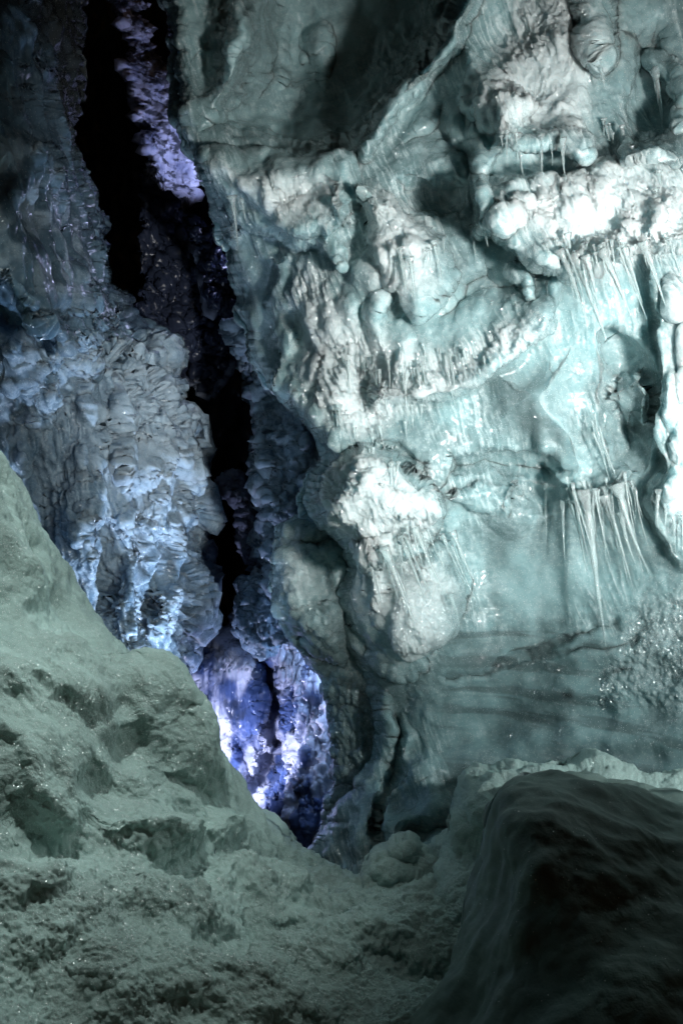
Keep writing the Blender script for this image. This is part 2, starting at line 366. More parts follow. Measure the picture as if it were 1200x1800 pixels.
    h -= 0.190 * S.poly([(1048, 590), (1085, 560), (1145, 620), (1155, 760), (1130, 830), (1070, 820), (1050, 740)], 45, False)
    h += .14 * S.poly([(1068, 700), (1080, 660), (1120, 650), (1140, 690), (1130, 745), (1090, 745)], 20)
    h += .10 * S.blob(1110, 680, 30, 28)
    h += .14 * S.vlip([(1130, 420), (1152, 480), (1165, 600), (1150, 760), (1165, 800), (1145, 880), (1175, 970), (1200, 1000)], 70, 12)
    for c in [(1185, 520, 24, 50), (1210, 600, 26, 60), (1180, 700, 20, 60), (1200, 780, 26, 50), (1180, 860, 24, 60), (1215, 680, 22, 40)]: h += .10 * S.blob(*c)
    h += .14 * S.lip([(930, 800), (980, 850), (1040, 870), (1100, 850), (1130, 830)], 50, 14)
    # flank below the nose
    h += .20 * S.poly([(600, 960), (790, 945), (835, 1030), (790, 1100), (740, 1190), (690, 1190), (610, 1090)], 50)
    h += .10 * S.blob(760, 990, 50, 60, 20)
    h += .12 * S.blob(650, 1060, 40, 90); h += .06 * S.blob(720, 1120, 26, 70)
    # lower left foot
    for c in [(690, 1300, 40, 60), (660, 1400, 50, 70), (740, 1360, 50, 50), (700, 1460, 60, 50), (760, 1420, 40, 50), (620, 1450, 40, 70), (675, 1250, 26, 40)]:
        h += .10 * S.blob(*c)
    h -= .12 * S.line([(650, 1540), (660, 1420), (690, 1340), (700, 1260)], 14); h -= .12 * S.blob(740, 1460, 50, 26)
    # strata on the smooth lower wall
    lower = sst((X - 740) / 80) * sst((Y - 1040) / 80)
    h += lower * .035 * np.sin((Y + .14 * (X - 900) + 30 * fbm(P * 1.4, 3)) / 13) * .4
    for pts in ([(780, 1195), (860, 1180), (940, 1150), (1010, 1120), (1080, 1090)], [(880, 1170), (960, 1150), (1060, 1140), (1110, 1110)]):
        h -= .03 * S.line(pts, 12)
    fr = np.zeros(X.shape)
    for p in FROST[:8]: fr = np.maximum(fr, S.poly(p, 70, False))
    fr = np.maximum(fr, S.poly(nose, 26, False)); A['frost'] = fr * .85 + .18
    d = np.zeros(X.shape)
    for pts in ([(780, 1195), (860, 1180), (940, 1150), (1010, 1120), (1080, 1090)], [(880, 1170), (960, 1150), (1060, 1140), (1110, 1110)], [(1000, 1215), (1060, 1190), (1120, 1170), (1300, 1150)]):
        d = np.maximum(d, S.line(pts, 12) * .5)
    A['dirt'] = .28 * S.poly([(830, 640), (960, 600), (1040, 600), (1045, 740), (1030, 860), (850, 780)], 60, False) + d * sst(.5 + 2 * fbm(P * 6, 3)) + lower * .40 * sst(2.2 * fbm(sc(P, 1.1, 1, 13) , 4, .6, 21))  # silt strata, plus a painted darkening where the swelling faces the lamp
    smooth = np.maximum(lower * sst((Y - 1080) / 60), S.poly([(830, 640), (960, 590), (1040, 600), (1045, 740), (1030, 860), (850, 780)], 60, False))
    smooth = np.maximum(smooth, S.poly([(400, -200), (400, 240), (600, 255), (800, -60), (850, -200)], 60, False) * .7)
    smooth = np.maximum(smooth, S.poly([(380, 380), (440, 420), (490, 460), (485, 620), (470, 680), (420, 560)], 20, False))
    smooth = np.maximum(smooth, S.poly([(900, 880), (1000, 900), (1120, 980), (1010, 1100), (840, 1120), (820, 980)], 50, False) * .8)
    S.smooth = smooth; S.fr = fr
    S.glint = np.maximum(S.poly(FROST[8], 50, False), S.poly([(840, 600), (960, 540), (1010, 560), (960, 620), (880, 650)], 30, False)); A['frost'] = A['frost'] + .12 * S.glint; A['glint'] = np.maximum(S.glint, .45 * np.maximum(S.poly(FROST[6], 30, False), S.poly(FROST[3], 50, False))) * sst(.35 + 2.5 * fbm(P * 7, 3, .6, 66))
    return h
def d_right1(P, S, X, Y, A):
    k = 1 - .9 * S.smooth
    Q = P + .04 * np.stack([fbm(P * 3, 2, .5, 3), fbm(P * 3, 2, .5, 7), fbm(P * 3, 2, .5, 11)], -1)
    return .06 * fbm(P * 2.2, 3, .45) + .008 * k * fbm(P * 14, 3, .55, 77) + k * (.35 + .65 * S.fr) * (.05 * fbm(sc(Q, 1, 1, .5) * 5.5, 2, .4, 31) + .008 * S.fr * (billow(sc(Q, 1, 1, .7) * 8, 2, .5, 5) - .3))
def d_right2(P, S, X, Y, A):
    k = 1 - .95 * S.smooth
    Q = P.copy(); Q[..., 0] += .30 * Q[..., 2] + .015 * fbm(P * 6, 2)
    flu = ridged(sc(Q, 34, 8, 2.6), 3, .5, 2); fl2 = ridged(sc(Q, 80, 20, 5), 2, .5, 12)
    drip = sst(.6 + 2.2 * fbm(P * 2.2, 2, .5, 90))
    A['frost'] = np.clip(A['frost'] + (.6 * (flu - .4) + .3 * (fl2 - .4)) * k * drip, 0, 1)
    kk = k * (.25 + .9 * S.fr)
    return kk * (.010 * S.fr * (scales(P, 13, 1.5, 12, 10) - .3) + (.024 * (flu - .4) + .008 * fl2) * drip + (1 - drip) * .007 * (billow(P * 16, 3, .5, 8) - .3)) + S.glint * .012 * fbm(P * 30, 3, .6, 4)
sheet('ice_wall', (-80, 1600), L_r, [(-80, 1420), (1600, 1420)], 1.9, ctrl_r, sc_right, [d_right1, d_right2], curl_lo=(34, .42), back=1.6,
      jag=9, jagf=.03, warp=(16, 6), key='ice_wall_right', mat=M_wall, kind='structure', label='pale blue-green ice wall hung with frost and icicles')

# ------------------------------------------------------------------ dark lobe left of the wall's foot
def sc_lobe(S, P, X, Y, A):
    h = .25 * S.poly([(480, 960), (500, 930), (560, 905), (640, 940), (640, 1080), (600, 1170), (540, 1140), (480, 1060)], 60)
    h -= .10 * S.line([(495, 940), (540, 960), (600, 950)], 30); h += .08 * S.blob(560, 1100, 50, 40)
    A['frost'] = .22 + .35 * S.blob(530, 1010, 50, 60) ; A['dirt'] = .5 * S.poly([(560, 1190), (720, 1150), (720, 1420), (580, 1420)], 50, False) + .5 * S.blob(545, 945, 60, 30)  # lower column and a patch near the top made darker
    return h
sheet('ice_lobe', (903, 1520), [(903, 560), (915, 515), (930, 492), (980, 484), (1050, 482), (1100, 500), (1150, 540), (1190, 568), (1250, 582), (1380, 592), (1450, 570), (1520, 555)],
      [(903, 600), (915, 720), (1520, 720)], 2.2, [(480, 1000, 5.0), (480, 1100, 5.0), (600, 900, 5.0), (700, 1000, 5.05), (580, 1250, 5.05), (700, 1250, 4.95), (590, 1500, 5.0), (700, 1500, 4.9)],
      sc_lobe, [std(7, .05, 'billow'), std(25, .016, 'ridged', st=(1, 1, .6))], curl_lo=(45, .12), jag=5, jagf=.04, mat=M_wall,
      label='smooth grey-green ice lobe bulging below the frosted nose', cat='ice lobe')

# ------------------------------------------------------------------ far strip of rime right of the crevasse
def sc_strip(S, P, X, Y, A):
    h = .15 * S.vlip([(455, 720), (450, 800), (458, 880), (470, 1000), (430, 1110)], 40, 6) + .12 * S.blob(520, 770, 50, 60) + .1 * S.blob(500, 880, 40, 60)
    A['frost'] = .45 + .4 * ridged(P * 9, 3); A['dirt'] = np.zeros(X.shape); return h
sheet('rime_strip', (560, 1130), [(560, 400), (640, 428), (690, 448), (730, 458), (800, 450), (850, 456), (900, 462), (960, 458), (1010, 455), (1040, 468), (1130, 480)],
      [(560, 640), (1130, 640)], 2.2, [(440, 600, 6.1), (450, 900, 6.0), (470, 1100, 6.1), (620, 600, 5.7), (620, 900, 5.7), (620, 1100, 5.8)],
      sc_strip, [std(4, .12, 'fbm', oc=3), std(12, .035, 'ridged', st=(1, 1, 1.5), oc=3)], curl_lo=(22, .25), jag=12, jagf=.06, mat=M_left,
      kind='structure')

# hanging piece and curtain inside the crevasse
def sc_cur(S, P, X, Y, A):
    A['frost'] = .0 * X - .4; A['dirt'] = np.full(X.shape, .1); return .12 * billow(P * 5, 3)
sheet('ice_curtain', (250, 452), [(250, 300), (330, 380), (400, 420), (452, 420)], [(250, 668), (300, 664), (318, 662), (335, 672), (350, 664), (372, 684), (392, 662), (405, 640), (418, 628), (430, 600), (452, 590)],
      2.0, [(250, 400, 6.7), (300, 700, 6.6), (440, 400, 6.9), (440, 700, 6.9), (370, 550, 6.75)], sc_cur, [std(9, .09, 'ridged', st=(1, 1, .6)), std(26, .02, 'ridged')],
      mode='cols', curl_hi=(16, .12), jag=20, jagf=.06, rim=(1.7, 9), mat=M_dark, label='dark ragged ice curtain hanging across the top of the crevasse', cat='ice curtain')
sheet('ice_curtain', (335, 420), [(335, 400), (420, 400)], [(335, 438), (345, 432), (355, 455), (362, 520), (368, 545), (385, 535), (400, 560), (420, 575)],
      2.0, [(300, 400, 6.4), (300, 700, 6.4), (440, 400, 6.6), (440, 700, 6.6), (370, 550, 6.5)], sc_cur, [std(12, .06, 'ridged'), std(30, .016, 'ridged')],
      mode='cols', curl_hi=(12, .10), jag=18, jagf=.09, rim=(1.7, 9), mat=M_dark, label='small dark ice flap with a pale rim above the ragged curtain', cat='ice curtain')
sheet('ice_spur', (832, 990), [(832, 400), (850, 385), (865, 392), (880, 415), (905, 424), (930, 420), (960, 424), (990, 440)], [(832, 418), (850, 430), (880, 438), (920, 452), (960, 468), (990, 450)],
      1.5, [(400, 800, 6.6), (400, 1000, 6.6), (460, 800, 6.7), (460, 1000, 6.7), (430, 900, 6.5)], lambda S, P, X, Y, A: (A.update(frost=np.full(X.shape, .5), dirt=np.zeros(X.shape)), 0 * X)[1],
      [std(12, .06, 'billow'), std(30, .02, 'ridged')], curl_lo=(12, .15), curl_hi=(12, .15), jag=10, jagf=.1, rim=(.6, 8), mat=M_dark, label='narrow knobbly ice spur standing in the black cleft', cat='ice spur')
sheet('ice_spur', (1015, 1150), [(1015, 432), (1030, 425), (1060, 428), (1090, 420), (1115, 422), (1130, 440), (1150, 460)], [(1015, 500), (1060, 515), (1100, 520), (1120, 500), (1150, 470)],
      1.8, [(420, 1000, 6.2), (420, 1150, 6.1), (500, 1000, 6.1), (500, 1150, 6.1), (460, 1080, 6.0)], lambda S, P, X, Y, A: (A.update(frost=np.full(X.shape, .4), dirt=np.zeros(X.shape)), 0 * X)[1],
      [std(8, .07, 'billow'), std(26, .02, 'ridged')], curl_lo=(16, .2), curl_hi=(16, .2), jag=7, jagf=.08, mat=M_left, label='blue-grey ice spur with a ragged lower lip above the lit blue ice', cat='ice spur')

# ------------------------------------------------------------------ violet ice strip high in the crevasse
def sc_vio(S, P, X, Y, A):
    A['frost'] = np.clip(.75 + .5 * fbm(P * 5, 3), 0, 1); A['dirt'] = .85 * sst((fbm(sc(P, 9, 9, 16), 3, .6, 3) - .12) * 6); return .06 * billow(P * 4, 3)
sheet('violet_ice', (-60, 378), [(-60, 190), (0, 200), (60, 210), (150, 235), (250, 252), (330, 278), (378, 300)], [(-60, 232), (0, 244), (75, 266), (118, 290), (150, 350), (300, 372), (325, 350), (350, 335), (378, 310)],
      1.8, [(200, 0, 7.6), (300, 0, 7.9), (250, 200, 7.6), (340, 200, 7.9), (300, 380, 7.6), (340, 380, 7.8), (260, -60, 7.7)], sc_vio,
      [std(3, .08, 'fbm', oc=2), std(20, .014, 'ridged', st=(1, 1, 1.8), oc=3)], curl_lo=(14, .2), curl_hi=(12, .2), jag=24, jagf=.045, mat=M_blue, label='violet lit ice tongue hanging high in the dark cleft', cat='ice tongue')

# ------------------------------------------------------------------ black back of the crevasse
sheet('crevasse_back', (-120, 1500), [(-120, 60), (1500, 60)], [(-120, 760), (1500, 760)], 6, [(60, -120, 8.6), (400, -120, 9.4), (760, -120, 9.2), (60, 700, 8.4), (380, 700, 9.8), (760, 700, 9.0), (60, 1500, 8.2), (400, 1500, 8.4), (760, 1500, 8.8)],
      lambda S, P, X, Y, A: (A.update(frost=np.full(X.shape, -.4), dirt=np.full(X.shape, .9)), 0 * X)[1],  # back painted nearly black for deep shade, whatever the lamps reach
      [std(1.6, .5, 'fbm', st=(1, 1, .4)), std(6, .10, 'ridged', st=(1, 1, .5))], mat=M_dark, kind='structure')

# ------------------------------------------------------------------ blue lit ice at the bottom of the crevasse
def sc_blue(S, P, X, Y, A):
    h = .30 * S.poly([(470, 1090), (520, 1080), (580, 1180), (620, 1250), (620, 1500), (520, 1500), (470, 1400), (490, 1330), (480, 1200)], 45)
    h += .22 * S.poly([(340, 1170), (420, 1110), (460, 1180), (470, 1280), (400, 1330), (350, 1260)], 40)
    h -= .20 * S.line([(480, 1180), (475, 1260), (500, 1330), (440, 1370), (400, 1300)], 22)
    h += .14 * S.blob(430, 1370, 30, 60, 20) + .12 * S.blob(475, 1400, 20, 60, 15) + .08 * S.blob(530, 1330, 28, 16)
    A['frost'] = np.clip(.5 + 1.3 * fbm(sc(P, 5, 5, 2), 4), 0, 1); A['dirt'] = .6 * sst(3 * (fbm(sc(P, 7, 7, 4), 3, .5, 8) - .2)); return h
sheet('blue_ice', (1060, 1560), [(1060, 445), (1080, 425), (1110, 400), (1135, 362), (1180, 335), (1220, 312), (1300, 280), (1560, 260)], [(1060, 640), (1560, 660)],
      1.8, [(430, 1080, 6.9), (330, 1200, 6.9), (600, 1080, 6.6), (620, 1300, 6.2), (450, 1300, 6.6), (350, 1350, 6.8), (450, 1480, 6.3), (560, 1480, 5.9), (300, 1560, 6.4)],
      sc_blue, [std(3.5, .08, 'fbm', st=(1, 1, .35), oc=3), lambda P, S, X, Y, A: .055 * (.3 + .9 * sst((X - 470) / 60)) * ridged(sc(P, 26, 14, 3.2), 3, .5, 3), std(16, .012, 'ridged', st=(1, 1, .5), oc=3)],
      curl_lo=(26, .3), jag=12, jagf=.05, mat=M_blue, kind='structure')

# ------------------------------------------------------------------ left wall
R_l = [(-100, 150), (0, 140), (100, 135), (230, 130), (330, 155), (420, 175), (500, 195), (540, 235), (580, 300), (620, 320), (650, 312), (690, 318), (760, 335), (850, 345),
       (930, 352), (1000, 352), (1050, 362), (1085, 352), (1120, 345), (1160, 325), (1215, 312), (1300, 320)]
ctrl_l = [(-80, -80, 4.3), (-80, 300, 4.1), (-80, 520, 4.2), (100, 0, 4.9), (100, 300, 4.7), (120, 500, 4.7), (210, 0, 6.9), (205, 300, 6.8), (200, 480, 6.2),
          (-80, 700, 4.4), (100, 700, 4.9), (250, 700, 5.4), (320, 700, 5.8), (-80, 1000, 4.3), (100, 1000, 4.8), (250, 1000, 5.2), (350, 1000, 5.7), (100, 1300, 4.6), (320, 1250, 5.5), (-80, 1300, 4.3)]
def sc_left(S, P, X, Y, A):
    h = .45 * S.lip([(-120, 470), (0, 480), (60, 530), (110, 590), (150, 600), (190, 560), (240, 520)], 320, 16)
    h += .16 * S.poly([(-90, 180), (0, 110), (70, 230), (130, 330), (165, 450), (170, 560), (60, 540), (-90, 480)], 80)
    h -= .35 * S.poly([(20, -200), (130, -100), (200, 100), (200, 300), (210, 520), (180, 560), (175, 420), (120, 300), (60, 160)], 40, False)
    h += .12 * S.blob(80, 130, 40, 60) + .08 * S.blob(110, 60, 40, 40) + .15 * S.blob(175, 410, 14, 60) + .1 * S.blob(60, 330, 50, 60)
    h += .28 * S.lip([(150, 590), (200, 612), (260, 622), (300, 612), (335, 590)], 30, 12)
    h += .10 * S.line([(170, 540), (200, 575), (240, 600)], 14) + .1 * S.line([(0, 500), (60, 545), (130, 600), (170, 625)], 26)
    h -= .12 * S.blob(30, 560, 60, 34, 20)
    for c in [(70, 570, 70, 50, 35), (0, 620, 80, 60), (120, 650, 60, 60, 20), (70, 700, 60, 50), (200, 650, 60, 40)]: h += .14 * S.blob(*c)
    for c in [(30, 640, 50, 60), (60, 770, 60, 50), (130, 880, 60, 60), (150, 720, 50, 50), (230, 700, 50, 60), (260, 820, 50, 60), (240, 930, 60, 50), (290, 900, 40, 80), (220, 1060, 26, 90), (300, 1080, 40, 60), (150, 800, 40, 50)]:
        h += .09 * S.blob(*c)
    h -= .12 * S.poly([(120, 900), (220, 900), (250, 960), (220, 1080), (140, 980)], 30, False)
    h -= .10 * S.poly([(180, 700), (220, 760), (240, 860), (200, 830), (170, 760)], 20, False)
    low = sst((Y - 560) / 60)
    A['frost'] = .12 + low * (.28 + .3 * S.blob(250, 800, 120, 220, 0, 1)) + .5 * S.poly([(-90, 180), (0, 110), (70, 230), (130, 330), (165, 450), (170, 560), (60, 540), (-90, 480)], 60, False) * sst(.5 + 2 * fbm(P * 5, 3, .6, 33))
    A['dirt'] = (1 - low) * np.clip(.25 * sst(.5 + 2 * fbm(P * 3, 4, .6)) + .9 * S.poly([(0, -300), (50, 80), (90, 240), (150, 330), (172, 450), (190, 540), (420, 640), (420, -300)], 50, False), 0, 1); S.low = low  # silty ice, with shade painted in over the recess beside the crevasse
    S.drip = S.poly([(60, 800), (220, 850), (260, 960), (260, 1250), (150, 1250), (60, 1000)], 40, False)
    return h
def d_left1(P, S, X, Y, A):
    Q = P + .05 * np.stack([fbm(P * 3, 2, .5, 3), fbm(P * 3, 2, .5, 7), fbm(P * 3, 2, .5, 11)], -1)
    return .07 * fbm(P * 2.2, 3) + .05 * (1 - S.low) * fbm(sc(Q, 1, 1, .5) * 5, 3) + S.low * .17 * fbm(sc(Q, 1, 1, .5) * 4.0, 3, .4, 6)
def d_left2(P, S, X, Y, A):
    Q = P.copy(); Q[..., 0] += .14 * Q[..., 2] + .02 * fbm(P * 5, 2); Q[..., 2] += .03 * fbm(P * 5, 2, .5, 2)
    fl = ridged(sc(Q, 28, 10, 2.4), 3, .5, 2); fl2 = ridged(sc(Q, 60, 20, 5), 2, .5, 22)
    r = ridged(sc(Q, 6, 6, 8), 2, .4, 6); r2 = billow(sc(Q, 12, 12, 20), 2, .5, 61)
    m = sst(.40 + 2.4 * fbm(P * 2.0, 2, .5, 44)) * (1 - S.drip); v = sst(.5 + 2 * fbm(P * 1.6, 2, .5, 54))
    A['frost'] = np.clip(A['frost'] + (.35 * (r - .3) * m + (.5 * (fl - .35) + .3 * (fl2 - .35)) * (1 - m)) * S.low, 0, 1)
    return S.low * (m * (.030 * r + .004 * v * r2 + .014 * fl) + (1 - m) * (.030 * fl + .007 * fl2)) + (1 - S.low) * .004 * fbm(P * 20, 2)
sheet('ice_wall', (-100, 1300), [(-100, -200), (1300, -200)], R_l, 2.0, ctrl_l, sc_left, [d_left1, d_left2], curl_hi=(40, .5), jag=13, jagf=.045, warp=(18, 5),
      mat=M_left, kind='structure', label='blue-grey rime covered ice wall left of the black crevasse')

# ------------------------------------------------------------------ snow slope and floor
T_s = [(-260, 560), (-100, 700), (0, 808), (30, 850), (60, 905), (100, 975), (150, 1062), (190, 1130), (215, 1146), (250, 1165), (275, 1185), (320, 1245), (360, 1300), (400, 1350),
       (440, 1405), (470, 1440), (500, 1475), (540, 1500), (575, 1522), (600, 1535), (640, 1543), (680, 1535), (740, 1515), (790, 1470), (830, 1450), (900, 1440), (1500, 1440)]
def ctrl_s_fn():
    return [(-200, 600, 3.3), (0, 820, 3.45), (150, 1070, 3.6), (300, 1230, 3.7), (450, 1430, 3.8), (600, 1540, 3.75), (800, 1500, 3.5), (1000, 1450, 3.4), (1300, 1450, 3.3),
            (-200, 1000, 2.7), (0, 1100, 2.95), (150, 1250, 3.05), (300, 1400, 3.2), (-200, 1400, 2.3), (0, 1400, 2.55), (150, 1450, 2.75), (300, 1520, 2.95), (450, 1550, 3.2), (600, 1600, 3.15), (800, 1600, 3.0),
            (0, 1600, 2.35), (300, 1650, 2.6), (600, 1700, 2.7), (800, 1700, 2.65), (1200, 1600, 2.9), (1200, 1900, 2.3), (600, 1920, 2.2), (300, 1920, 2.1), (0, 1920, 1.9), (-200, 1900, 1.8), (-200, 1650, 2.1)]
def d_snow0(P, S, X, Y, A):
    h = np.zeros(X.shape)
    for c in [(60, 1180, 90, 50, 30), (80, 1290, 70, 120, -20), (190, 1230, 60, 60, 30), (230, 1330, 60, 110, -25), (310, 1290, 66, 120, -32), (370, 1390, 60, 100, -38), (170, 1470, 70, 46, 15),
              (240, 1490, 70, 50), (60, 1410, 80, 60, 30), (290, 1500, 60, 34, 10), (120, 1620, 130, 100), (30, 1560, 70, 40), (390, 1480, 60, 36, 20), (330, 1620, 80, 60), (420, 1560, 60, 30, 10),
              (500, 1600, 60, 30), (640, 1600, 70, 28), (560, 1680, 90, 40), (720, 1650, 80, 36), (460, 1740, 110, 50), (250, 1740, 110, 60), (700, 1560, 60, 30)]:
        h += .105 * S.blob(c[0], c[1], c[2] * 1.6, c[3] * 1.6, *c[4:], p=1.7)
    for c in [(95, 1290, 34, 22, 10), (205, 1330, 34, 30, 60), (180, 1270, 20, 16), (130, 1510, 60, 14, 10),
              (590, 1640, 46, 12), (480, 1640, 60, 12, 10), (660, 1630, 40, 10), (700, 1700, 60, 14), (60, 1470, 60, 14, 30)]:
        h -= .038 * S.blob(c[0], c[1], c[2] * 1.9, c[3] * 1.9, *c[4:], p=2)
    for c in [(690, 1520, 50, 30)]: h += .05 * S.blob(*c)
    return h * (.12 + .88 * sst((Y - interp(T_s)(X) - 5) / 90))
def sc_snow(S, P, X, Y, A):
    h = 0 * X
    S.steep = sst((1560 - Y) / 160)
    A['frost'] = .5 + .35 * fbm(P * 3, 4); A['dirt'] = .18 * sst(1.5 * fbm(P * 4, 3, .6, 9)); return h
def d_snow1(P, S, X, Y, A):
    u = P[..., 0] * .62 - P[..., 2] * .78; v = P[..., 0] * .78 + P[..., 2] * .62     # v runs across the gullies of the slope
    v = v + .03 * fbm(P * 3, 2, .5, 3)
    g = billow(np.stack([v * 4.5, P[..., 1] * 2.0, u * 1.1], -1), 2, .45, 4)
    e = .3 + .7 * sst((Y - interp(T_s)(X) - 5) / 110)
    return e * S.steep * (.13 * (g - .3) + .035 * fbm(np.stack([v * 11, P[..., 1] * 4, u * 3.5], -1), 3, .5, 14)) + .06 * fbm(P * 2.5, 2) + (1 - S.steep) * .045 * fbm(sc(P, 4, 4, 6), 3, .5) + .014 * fbm(P * 10, 2)
def d_snow2(P, S, X, Y, A):
    return .012 * (billow(P * 26, 3, .6, 3) - .3) * (1.3 - .8 * S.steep) + .0045 * fbm(P * 55, 3, .6) + .012 * (ridged(P * 12, 3, .5, 8) - .4) * (1 - S.steep)
sheet('snow_slope', (-260, 1500), T_s, [(-260, 1960), (1500, 1960)], 2.0, ctrl_s_fn(), sc_snow, [d_snow0, d_snow1, d_snow2], mode='cols', curl_lo=(34, .22), back=1.8, jag=5, jagf=.03,
      warp=(14, 6), mat=M_snow, kind='structure', label='grey-green snow slope and floor')

# ------------------------------------------------------------------ snow bank at the wall's foot, dark mound in front of it
def sc_bank(S, P, X, Y, A):
    A['frost'] = np.full(X.shape, .6); A['dirt'] = np.zeros(X.shape); return .12 * S.blob(880, 1420, 90, 70, -20) + .1 * S.blob(1040, 1400, 100, 60)
sheet('snow_bank', None, [(745, 1640), (765, 1560), (785, 1480), (797, 1410), (815, 1368), (850, 1350), (900, 1343), (945, 1352), (1000, 1340), (1040, 1330), (1085, 1343), (1135, 1372), (1165, 1362), (1210, 1358), (1430, 1370)],
      [(840, 1760), (900, 1760), (1000, 1740), (1430, 1700)], 2.0, [(780, 1480, 3.3), (900, 1350, 3.45), (1050, 1340, 3.5), (1200, 1370, 3.4), (800, 1600, 2.95), (900, 1500, 3.0), (1100, 1500, 2.9), (1300, 1700, 2.5), (850, 1700, 2.6), (1400, 1400, 3.3), (760, 1620, 3.0)],
      sc_bank, [std(4, .05), std(24, .012, 'billow', g=.6)], mode='loft', curl_lo=(30, .3), back=1.5, mat=M_snow, label='crusted snow bank piled at the foot of the smooth ice wall', cat='snow bank')
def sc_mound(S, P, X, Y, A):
    A['frost'] = np.full(X.shape, .4); A['dirt'] = np.full(X.shape, .2)  # even darkening that adds to the mound's painted shadow
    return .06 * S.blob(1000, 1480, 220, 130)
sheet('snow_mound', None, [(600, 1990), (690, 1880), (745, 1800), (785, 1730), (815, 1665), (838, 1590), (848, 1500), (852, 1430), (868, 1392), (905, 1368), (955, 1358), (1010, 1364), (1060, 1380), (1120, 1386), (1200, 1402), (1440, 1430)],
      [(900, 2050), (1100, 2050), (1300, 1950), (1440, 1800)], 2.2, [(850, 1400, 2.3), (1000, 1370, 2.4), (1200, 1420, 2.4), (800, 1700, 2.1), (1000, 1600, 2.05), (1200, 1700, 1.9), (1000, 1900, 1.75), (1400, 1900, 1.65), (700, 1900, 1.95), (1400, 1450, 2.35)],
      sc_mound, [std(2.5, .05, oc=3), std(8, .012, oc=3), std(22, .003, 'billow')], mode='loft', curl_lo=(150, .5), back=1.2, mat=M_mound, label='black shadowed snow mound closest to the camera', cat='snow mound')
def sc_lump(S, P, X, Y, A):
    A['frost'] = np.full(X.shape, .7); A['dirt'] = np.zeros(X.shape); return .07 * S.blob(690, 1530, 44, 22) + .06 * S.blob(712, 1495, 26, 26)
sheet('snow_lump', (638, 765), [(638, 1580), (650, 1525), (665, 1500), (690, 1486), (705, 1476), (720, 1476), (735, 1492), (752, 1503), (765, 1530)], [(638, 1585), (660, 1600), (740, 1600), (765, 1590)], 1.8,
      [(640, 1580, 3.45), (700, 1480, 3.6), (765, 1580, 3.45), (700, 1600, 3.3)], sc_lump, [std(9, .05, 'billow'), std(34, .012, 'billow')], mode='cols', curl_lo=(14, .15), jag=3, jagf=.06, mat=M_snow,
      label='small knobbly snow lump in the notch below the ice wall', cat='snow lump')

# ------------------------------------------------------------------ icicles
def icicle_mat():
    m = bpy.data.materials.new('icicle_ice'); m.use_nodes = True; b = m.node_tree.nodes['Principled BSDF']
    b.inputs['Base Color'].default_value = (.90, 1.0, 1.0, 1); b.inputs['Roughness'].default_value = .10; b.inputs['IOR'].default_value = 1.31
    b.inputs['Transmission Weight'].default_value = .84; b.inputs['Specular IOR Level'].default_value = .8
    t = m.node_tree.nodes.new('ShaderNodeTexNoise'); t.inputs['Scale'].default_value = 70; t.inputs['Detail'].default_value = 3
    g = m.node_tree.nodes.new('ShaderNodeNewGeometry'); m.node_tree.links.new(g.outputs['Position'], t.inputs['Vector'])
    bp = m.node_tree.nodes.new('ShaderNodeBump'); bp.inputs['Strength'].default_value = .5; bp.inputs['Distance'].default_value = .01
    m.node_tree.links.new(t.outputs['Fac'], bp.inputs['Height']); m.node_tree.links.new(bp.outputs[0], b.inputs['Normal'])
    return m
M_ic = icicle_mat(); ir = np.random.default_rng(11)
def icicle(a, b, r, label, group=None):
    a = Vector(a); b = Vector(b); d = b - a; n = 22; m = 8; ax = d.normalized()
    s = ax.cross(Vector((0, 1, 0))).normalized(); t = ax.cross(s); vs = []; ph = ir.random(6) * 6
    bend = (s * ir.normal() + t * ir.normal()) * d.length * .02
    for i in range(n):
        u = i / (n - 1); c = d * u + bend * math.sin(u * math.pi)
        rr = r * ((1 - u) ** .9) * (1 + .16 * math.sin(u * 30 + ph[0]) + .10 * math.sin(u * 71 + ph[1])) * (1 + 1.1 * math.exp(-u * 11)) + r * .07
        for j in range(m):
            q = j / m * 2 * math.pi; k = 1 + .18 * math.sin(2 * q + ph[2] + 3 * u) + .12 * math.sin(3 * q + ph[3])
            vs.append(c + (s * math.cos(q) * k + t * math.sin(q) * k) * rr)
    fs = [(i * m + j, i * m + (j + 1) % m, (i + 1) * m + (j + 1) % m, (i + 1) * m + j) for i in range(n - 1) for j in range(m)]
    fs.append(tuple(range(m))[::-1]); vs.append(d * 1.012); fs += [((n - 1) * m + j, (n - 1) * m + (j + 1) % m, n * m) for j in range(m)]
    me = bpy.data.meshes.new('icicle'); me.from_pydata([v[:] for v in vs], [], fs); me.materials.append(M_ic)
    me.polygons.foreach_set('use_smooth', [True] * len(me.polygons)); me.update()
    o = bpy.data.objects.new('icicle', me); C.objects.link(o); o.location = a; tag(o, label, 'icicle', group); return o
def hang(x0, y0, x1, y1, r, label, group=None, out=0.03, lean=0.0):
    p = surf_at('ice_wall_right', x0, y0); D = p.y - out
    return icicle(P2(x0, y0, D), P2(x1, y1, D - lean), r * .74, label, group)
def fringe(pts, num, ln, slant, r, label, group, out=.03):
    xs = [p[0] for p in pts]; ys = [p[1] for p in pts]
    for k in range(num):
        x = xs[0] + (xs[-1] - xs[0]) * min(1, max(0, (k + ir.normal() * 1.3) / num)); y = float(np.interp(x, xs, ys)) + ir.normal() * 11
        l = ln * (.22 + .95 * ir.random() ** 2); sl = slant + ir.normal() * .08
        hang(x, y - 8, x + l * sl, y + l, r * (.4 + .7 * l / ln) * (.6 + .8 * ir.random()), label, group, out * (.6 + ir.random()))
G1 = 'long icicles under the upper frost shelf'
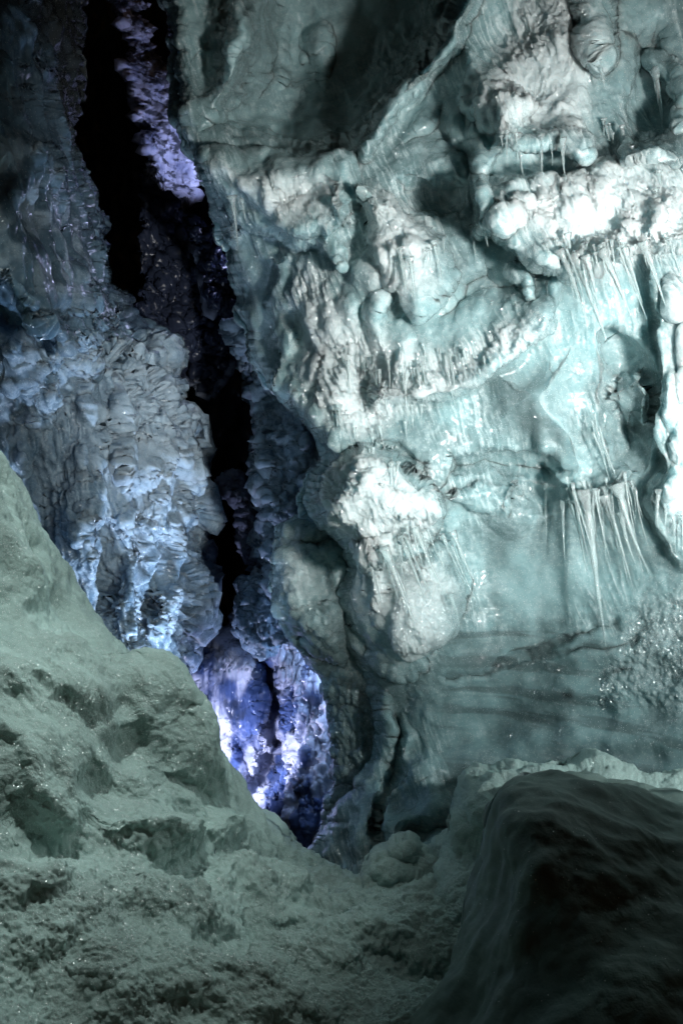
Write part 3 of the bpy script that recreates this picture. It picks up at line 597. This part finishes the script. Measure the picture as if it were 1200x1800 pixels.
for x0, y0, x1, y1, r, lab in [
    (985, 440, 1030, 562, .020, 'leftmost long clear icicle under the upper frost shelf'),
    (1012, 445, 1066, 600, .026, 'longest slanting icicle under the upper frost shelf'),
    (1055, 430, 1108, 555, .020, 'slanting icicle right of the longest one under the upper shelf'),
    (1030, 450, 1050, 540, .014, 'short icicle tucked behind the longest one under the upper shelf')]:
    hang(x0, y0, x1, y1, r, lab, G1, .05)
G2 = 'big clear icicles over the smooth lower wall'
for x0, y0, x1, y1, r, lab in [
    (1030, 860, 1064, 1135, .034, 'thickest and longest clear icicle pointing at the smooth lower wall'),
    (1085, 850, 1142, 1012, .024, 'rightmost of the big slanting icicles over the smooth wall'),
    (1062, 870, 1102, 1020, .024, 'big icicle between the thickest one and the rightmost slanting one'),
    (1012, 880, 1030, 1005, .018, 'icicle just left of the thickest clear icicle'),
    (988, 880, 992, 988, .009, 'needle-thin icicle standing apart left of the big cluster'),
    (1052, 880, 1064, 988, .014, 'short icicle against the right side of the thickest icicle'),
    (1090, 900, 1118, 996, .014, 'short slanting icicle inside the big cluster')]:
    hang(x0, y0, x1, y1, r, lab, G2, .10)
hang(408, 345, 419, 446, .014, 'lone long icicle on the shaded left flank under the ledge')
hang(424, 350, 433, 395, .009, 'short icicle beside the lone one on the left flank')
hang(830, 395, 837, 460, .012, 'left icicle of the pair under the frosted knob')
hang(843, 392, 857, 434, .014, 'right icicle of the pair under the frosted knob', out=.05)
hang(1045, 105, 1064, 158, .018, 'icicle at the tip of the white column near the top', out=.06)
hang(1052, 110, 1062, 140, .012, 'tiny icicle beside the tip of the white column', out=.05)
hang(920, 500, 928, 545, .012, 'small icicle under the white tooth left of the long icicles', out=.06)
hang(1150, 120, 1165, 225, .018, 'frosted icicle in the dark hollow at the upper right')
hang(790, 1045, 806, 1100, .014, 'small twisted icicle tip right of the frosted flank', out=.05)
hang(958, 850, 960, 960, .007, 'hair-thin icicle left of the needle-thin one')
fringe([(960, 445), (1060, 440), (1190, 430)], 26, 95, .32, .010, 'thin icicle in the fringe of the upper frost shelf', 'fringe of the upper frost shelf', .05)
fringe([(720, 640), (790, 640), (870, 640)], 18, 100, .13, .008, 'thin icicle on the frosted brow above the smooth swelling', 'fringe of the frosted brow', .05)
fringe([(995, 860), (1050, 865), (1115, 850)], 14, 110, .25, .010, 'thin icicle among the big clear icicles', 'thin icicles of the big cluster', .08)
fringe([(1150, 880), (1180, 905), (1215, 920)], 9, 80, .08, .012, 'icicle under the white frost at the right edge', 'icicles of the right edge', .04)
fringe([(640, 960), (720, 960), (800, 950)], 22, 110, .33, .012, 'icicle in the glittering fringe below the frosted nose', 'fringe below the frosted nose', .05)
fringe([(650, 800), (680, 800), (705, 805)], 6, 90, .0, .010, 'drip icicle on the face of the frosted nose', 'drips on the frosted nose', .05)
fringe([(880, 235), (940, 240), (1010, 250)], 12, 60, .12, .009, 'thin icicle under the bright upper brow', 'fringe of the bright upper brow', .05)
fringe([(690, 470), (730, 460), (780, 440)], 10, 60, .1, .009, 'thin icicle under the frosty block beside the green hollow', 'fringe of the frosty block', .05)
fringe([(830, 530), (900, 540), (960, 520)], 12, 45, .15, .007, 'tiny icicle on the bright band under the green hollow', 'tiny icicles of the bright band', .03)
fringe([(1120, 300), (1160, 310), (1200, 300)], 6, 50, .2, .008, 'tiny icicle below the small upper right ledge', 'icicles of the small ledge', .03)

fringe([(1035, 740), (1050, 760), (1060, 800)], 8, 190, .33, .007, 'thin streak of ice slanting down beside the dark chimney', 'slanting ice streaks by the chimney', .08)
fringe([(1000, 865), (1050, 870), (1120, 855)], 16, 150, .20, .007, 'slender icicle woven between the big clear icicles', 'slender icicles of the big cluster', .12)
fringe([(980, 455), (1060, 450), (1100, 445)], 12, 130, .33, .007, 'slender icicle woven between the long upper icicles', 'slender icicles of the upper shelf', .07)
fringe([(560, 700), (640, 760), (740, 720)], 14, 60, .1, .008, 'short drip on the frosted edge above the nose', 'drips above the nose', .04)

fringe([(690, 955), (750, 945), (800, 960)], 20, 130, .36, .009, 'bright slanting icicle in the spray below the right side of the frosted nose', 'icicle spray below the frosted nose', .12)
fringe([(600, 640), (680, 660), (760, 650)], 16, 70, .12, .007, 'small icicle on the frosted slope above the frosted nose', 'small icicles of the frosted slope', .05)
fringe([(1060, 220), (1090, 240), (1110, 260)], 6, 60, .15, .008, 'small icicle beside the green hollow at the upper right', 'icicles beside the upper right hollow', .05)
